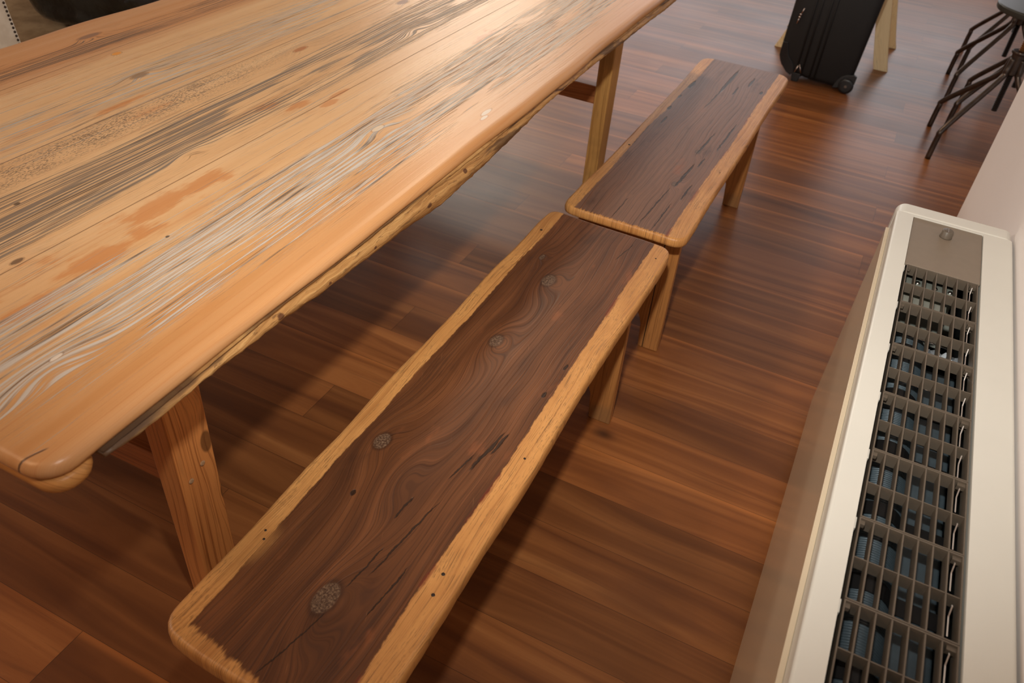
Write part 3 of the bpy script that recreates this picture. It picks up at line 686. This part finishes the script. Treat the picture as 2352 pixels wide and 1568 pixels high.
        for dy in (0, -.0765):
            c = bmesh.new()
            Pq = [(yb-.014+dy, .6535), (yb-.017+dy, .6545), (yb-.026+dy, .6435), (yb-.058+dy, .6425), (yb-.058+dy, .6415), (yb-.0265+dy, .6420)]
            prism(c, Pq, 'x', x1-.0118, x1-.0100)
            o = obj('spring_clip', c, CHROME, g)
        return g
    for k in range(12): section(k)
    # white locating tabs along the front strip
    for k in range(10):
        y = yfar-k*pitch
        bm = bmesh.new(); box(bm, .1805-ox, .1835-ox, y-.024-oy, y-.002-oy, .645, .654); obj('locating_tab', bm, CREAM, F)
    return F
build_fancoil()

# ------------------------------------------------------------ suitcase
BLACKF = plain('black_ballistic_nylon', srgb(13, 13, 13), .6, 0, .25, 260, bump=.25)
BLACKP = plain('black_plastic', srgb(26, 27, 28), .35, 0, .1, 60)
STEEL = plain('zip_steel', srgb(190, 178, 172), .25, 1)
def build_suitcase():
    cx, cy = -.30, 4.66
    C = thing('suitcase', 'black soft-sided wheeled suitcase standing upright in front of the birch stool', 'suitcase', (cx, cy, 0))
    # body: rounded side outline (x,z) swept in y with soft edges
    x0, x1, z0, z1 = -.515, -.092, .022, .66
    P = []
    def arc(px, pz, r, a0, a1, n=8):
        for k in range(n+1): a = a0+(a1-a0)*k/n; P.append((px+r*math.cos(a)-cx, pz+r*math.sin(a)))
    arc(x0+.10, z0+.115, .10, PI, PI*1.36); P.append((x0+.19-cx, z0+.003)); P.append((-.20-cx, z0)); arc(x1-.075, z0+.055, .05, -PI*.5, -PI*.12, 5); arc(x1-.06, z1-.06, .06, 0, PI/2); arc(x0+.07, z1-.06, .06, PI/2, PI)
    secs = [(-.120, .022), (-.1155, .008), (-.108, 0), (0, 0), (.108, 0), (.1155, .008), (.120, .022)]
    bm = bmesh.new(); rings = []; n = len(P); mx = sum(p[0] for p in P)/n; mz = (z0+z1)/2
    for yy, ins in secs:
        ring = []
        for i, p in enumerate(P):
            a = Vector(P[i-1]); b = Vector(P[(i+1)%n]); t = (b-a).normalized(); nn = Vector((-t.y, t.x))
            ring.append(bm.verts.new((p[0]+nn.x*ins, yy, p[1]+nn.y*ins)))
        rings.append(ring)
    for A, B in zip(rings, rings[1:]):
        for k in range(n): bm.faces.new((A[k], A[(k+1)%n], B[(k+1)%n], B[k]))
    bm.faces.new(rings[0]); bm.faces.new(rings[-1][::-1])
    obj('body', bm, BLACKF, C, smooth=True)
    yf = -.1205
    for xx in (-.405, -.375, -.330, -.305):
        bm = bmesh.new(); tube(bm, [(xx-cx, yf, .035+(.02 if xx<-.38 else 0)), (xx-cx, yf-.001, .35), (xx-cx, yf, .64)], .0045, 8); obj('piping', bm, BLACKF, C, smooth=True)
    # corner guard, front foot, wheel with housing
    bm = bmesh.new(); 
    Pg = [(-.512,.19),(-.512,.12),(-.490,.075),(-.455,.040),(-.430,.028),(-.415,.05),(-.430,.09),(-.465,.125),(-.485,.19)]
    prism(bm, [(a-cx, b) for a, b in Pg], 'y', yf-.004, yf+.012); obj('corner_guard', bm, BLACKP, C, bevel=.003)
    bm = bmesh.new(); prism(bm, [(-.425-cx,.045),(-.375-cx,.045),(-.385-cx,.0),(-.418-cx,.0)], 'y', yf-.002, yf+.03); obj('front_foot', bm, BLACKP, C, bevel=.003)
    for yy, sgn in ((yf-.006, 1), (.1265, -1)):
        bm = bmesh.new(); dxh = 0 if sgn > 0 else -.05
        H = [(-.205-cx,.015),(-.195-cx,.05),(-.175-cx,.080),(-.145-cx,.096),(-.112-cx,.100),(-.098-cx,.092),(-.100-cx,.055),(-.125-cx,.03)]
        prism(bm, [(a+dxh, b) for a, b in H], 'y', min(yy, yy+sgn*.02), max(yy, yy+sgn*.02)); obj('wheel_housing', bm, BLACKP, C, bevel=.003)
        bm = bmesh.new(); lathe(bm, [(.012,-.012),(.026,-.0115),(.034,-.0105),(.0385,-.007),(.0385,.006),(.034,.010),(.012,.011)], seg=32, axis='y')
        w = obj('wheel', bm, BLACKP, C, smooth=True); w.location = (-.138-cx+dxh*.5, yy, .0392)
        bm = bmesh.new(); lathe(bm, [(.006,-.0150),(.0075,-.0135),(.0075,-.011)], seg=16, axis='y'); obj('axle_cap', bm, plain('grey_axle', srgb(110,98,88), .4, .5), w)
    # zip pulls
    for (xa, za, xb, zb) in ((-.452,.372,-.463,.338),(-.465,.325,-.470,.290)):
        bm = bmesh.new(); tube(bm, [(xa-cx, yf-.006, za), (xb-cx, yf-.006, zb)], .0034, 8); lathe(bm, [(.006,-.004),(.006,.004)], (xb-cx if za>.35 else xa-cx, yf-.006, zb if za>.35 else za), 12, 'y'); obj('zip_pull', bm, STEEL, C, smooth=True)
    for (xa, za, xb, zb) in ((-.396,.095,-.377,.052),(-.400,.088,-.412,.050)):
        bm = bmesh.new(); tube(bm, [(xa-cx, yf-.008, za), (xb-cx, yf-.010, zb)], .0030, 8); obj('zip_pull', bm, STEEL, C, smooth=True)
    bm = bmesh.new(); tube(bm, bendpath([(-.36-cx,0,.655),(-.36-cx,0,.70),(-.22-cx,0,.70),(-.22-cx,0,.655)], .02), .009, 10); obj('carry_handle', bm, BLACKP, C, smooth=True)
build_suitcase()

# ------------------------------------------------------------ birch stool behind the suitcase
BIRCH = m_pine('pale_birch_ply', 'z', (240,212,160), (226,190,134), 31., .5, .05, contrast=.5)
def build_birch():
    c = (-.285, 5.27)
    B = thing('birch_stool', 'pale birch stool with broad flat legs, behind the black suitcase', 'stool', (c[0], c[1], 0))
    def leg(fx, fy, tx, ty, w, th, wx, ym=0.):
        # flat bowed leg from foot to seat; wx: width direction (unit), th along the other
        bm = bmesh.new(); rings = []
        W_ = Vector((wx[0], wx[1], 0)); T_ = Vector((-wx[1], wx[0], 0))
        for k in range(13):
            s = k/12; z = s*.455; q = s**.9
            p = Vector((fx+(tx-fx)*q, fy+(ty-fy)*q, z)) - Vector((c[0], c[1], 0))
            rings.append([bm.verts.new(p+W_*a+T_*b) for a, b in ((-w/2,-th/2),(w/2,-th/2),(w/2,th/2),(-w/2,th/2))])
        for A, C2 in zip(rings, rings[1:]):
            for k in range(4): bm.faces.new((A[k], A[(k+1)%4], C2[(k+1)%4], C2[k]))
        bm.faces.new(rings[0][::-1]); bm.faces.new(rings[-1])
        obj('leg', bm, BIRCH, B, bevel=.003)
    leg(-.002, 5.035, -.135, 5.12, .078, .020, (1, 0))
    leg(.012, 5.50, -.12, 5.42, .055, .020, (1, 0))
    leg(-.585, 5.055, -.43, 5.13, .055, .020, (1, 0))
    leg(-.585, 5.50, -.43, 5.42, .075, .020, (1, 0))
    bm = bmesh.new(); lathe(bm, [(.190, .456), (.199, .460), (.2, .474), (.195, .479)], seg=48); obj('seat', bm, BIRCH, B, bevel=.001)
build_birch()

# ------------------------------------------------------------ screw stools
IRON = plain('dark_brown_iron', srgb(84, 72, 63), .30, .75, .25, 25)
def rust():
    t = NT('rusty_thread', .45, .5, 0, .6); c, x, y, z = t.coord()
    return t.done(t.mix(t.step(z, .46, .49), srgb(48, 40, 34), srgb(134, 86, 42)))
RUST = rust()
SEATM = plain('dark_grey_seat_metal', srgb(62, 62, 56), .42, .3, .08, 30)
def build_stool(label, loc, rot):
    T = thing('screw_stool', label, 'stool', (loc[0], loc[1], 0), rot, 'dark iron screw stools at right')
    bm = bmesh.new(); lathe(bm, [(.150,.628),(.166,.630),(.170,.636),(.171,.652),(.1675,.6565),(.160,.6575)], seg=56); obj('seat', bm, SEATM, T, smooth=False, bevel=.0015)
    bm = bmesh.new(); prof = []; z = .205
    while z < .620: prof += [(.0105, z), (.0135, z+.003), (.0135, z+.0045), (.0105, z+.007)]; z += .0075
    lathe(bm, prof, seg=18); obj('screw_spindle', bm, RUST, T)
    bm = bmesh.new(); lathe(bm, [(.016,.375),(.030,.376),(.031,.385),(.031,.462),(.036,.464),(.038,.470),(.036,.476),(.028,.477),(.016,.476)], seg=32); obj('hub', bm, IRON, T, bevel=.001)
    for k in range(4):
        a = k*PI/2 + PI*.25; u = Vector((math.cos(a), math.sin(a), 0))
        p = [u*.028+Vector((0,0,.445)), u*.036+Vector((0,0,.395)), u*.062+Vector((0,0,.345)), u*.262+Vector((0,0,.150)), u*.282+Vector((0,0,.105)), u*.289+Vector((0,0,0.001))]
        bm = bmesh.new(); tube(bm, smoothpath(p, 7), .0125, 14); obj('leg', bm, IRON, T, smooth=True)
    return T
build_stool('dark iron screw stool nearest the camera, its grey seat in view', (.52, 4.165), .045)
build_stool('dark iron screw stool just behind the nearest stool', (.607, 4.565), -.12)
build_stool('dark iron screw stool third from the camera', (.560, 5.045), .03)
build_stool('dark iron screw stool farthest from the camera', (.61, 5.56), 0.)

# ------------------------------------------------------------ linen chair beyond the table
def build_chair():
    LIN = NT('cream_linen', .8, .2); c, x, y, z = LIN.coord(); n = LIN.noise(c, 14, 4, .6); wv = LIN.noise(LIN.vec(LIN.mul(y, 900), LIN.mul(z, 900), 0.), 1., 2.)
    lin = LIN.done(LIN.mix(LIN.step(n, .35, .65), srgb(206, 196, 180), srgb(222, 214, 200)), .85, LIN.bump(wv, .2, .0005))
    dark = m_pine('dark_chair_leg', 'z', (70,48,34), (44,28,20), 41.)
    cx, cy = -2.28, 1.42
    C = thing('dining_chair', 'cream linen upholstered chair with dark nailhead trim across the table', 'chair', (cx, cy, 0))
    bm = bmesh.new(); box(bm, -.22, .24, -.235, .225, .40, .50); obj('seat', bm, lin, C, bevel=.02, seg=3)
    # back, leaning slightly away
    bm = bmesh.new(); v = box(bm, -.235, -.165, -.235, .238, .46, 1.0)
    for p in v:
        if p.co.z > .9: p.co.x -= .07
    obj('backrest', bm, lin, C, bevel=.006, seg=3)
    nm = plain('dark_bronze_nail', srgb(62, 50, 42), .4, .6)
    me = None
    for k in range(40):
        z = .50+k*.0122; xx = -.165-.07*(z-.46)/.54
        if me is None:
            bm = bmesh.new(); lathe(bm, [(.0042, 0), (.0038, .0018), (.002, .0030)], seg=10, axis='x'); o = obj('nailhead', bm, nm, C, smooth=True); me = o.data
        else:
            o = bpy.data.objects.new('nailhead', me); COL.objects.link(o); o.parent = C
        o.location = (xx, .229, z)
    for x, y in ((-.2,-.2),(-.2,.2),(.2,-.2),(.2,.2)):
        bm = bmesh.new(); v = box(bm, x-.02, x+.02, y-.02, y+.02, .007, .402)
        for p in v:
            if p.co.z < .1: p.co.x = x+(p.co.x-x)*.65; p.co.y = y+(p.co.y-y)*.65
        obj('leg', bm, dark, C)
build_chair()

# ------------------------------------------------------------ rug and black bag far left
def build_rug():
    t = NT('olive_brown_rug', .9, .1); c, x, y, z = t.coord(); n = t.noise(c, 6, 5, .65); n2 = t.noise(c, 300, 2)
    col = t.mix(t.step(n, .35, .65), srgb(132, 108, 80), srgb(160, 136, 104)); m = t.done(col, .9, t.bump(n2, .6, .003))
    bm = bmesh.new(); box(bm, -1.45, 1.45, -2.2, 2.2, .0, .006); o = obj('area_rug', bm, m, None); o.location = (-3.55, 2.7, .0005)
    o['label'] = 'olive brown area rug on the wooden floor beyond the table'; o['category'] = 'rug'
build_rug()
def build_bag():
    cx, cy = -3.74, 3.36
    t = NT('shiny_black_vinyl', .22, .5, .4, coatr=.08); c, x, y, z = t.coord(); n = t.noise(c, 9, 4, .6)
    vin = t.done(t.mix(t.step(n, .4, .7), srgb(10, 11, 12), srgb(34, 37, 37)), .28, t.bump(n, .8, .02))
    B = thing('travel_bag', 'shiny black bag with straps and steel buckles lying on the brown rug', 'bag', (cx, cy, .007), .12)
    bm = bmesh.new(); bmesh.ops.create_uvsphere(bm, u_segments=56, v_segments=28, radius=1.0)
    rg = random.Random(5); ph = [rg.uniform(0, 6) for _ in range(8)]
    for v in bm.verts:
        p = v.co; s = lambda a, e: math.copysign(abs(a)**e, a)
        q = Vector((s(p.x,.62)*.42, s(p.y,.6)*.62, s(p.z,.7)*.20))
        q += p*(.018*math.sin(p.x*6+ph[0]+p.z*3)+.016*math.sin(p.y*9+ph[1])+.012*math.sin(p.z*11+p.y*5+ph[2]))
        q.z = max(q.z+.19, 0.); v.co = q
    obj('body', bm, vin, B, smooth=True)
    stm = plain('black_webbing', srgb(24,25,27), .5, 0, .2, 200); bk = plain('buckle_steel', srgb(170,172,176), .2, 1)
    for yy, off in ((-.25, 0), (.12, .03), (.36, -.02)):
        pts = []
        for k in range(19):
            a = PI*(-.02+1.04*k/18); pts.append((.445*math.copysign(abs(math.cos(a))**.62, math.cos(a))+.004*math.cos(a), yy+off*math.sin(3*a), .19+.222*abs(math.sin(a))**.7 if math.sin(a) > 0 else .10))
        bm = bmesh.new(); rings = []
        for p in pts: rings.append([bm.verts.new((p[0], p[1]-.022, p[2])), bm.verts.new((p[0], p[1]+.022, p[2]))])
        for A, Bq in zip(rings, rings[1:]): bm.faces.new((A[0], A[1], Bq[1], Bq[0]))
        o = obj('strap', bm, stm, B); so = o.modifiers.new('s', 'SOLIDIFY'); so.thickness = .006; so.offset = 0
        bm = bmesh.new(); box(bm, -.03, .03, -.03, .03, 0, .006); b = obj('buckle', bm, bk, o, bevel=.002); p = pts[5]; b.location = (p[0], p[1], p[2]+.01); b.rotation_euler = (0, .9, 0); b.scale = (.5, .9, 1)
build_bag()
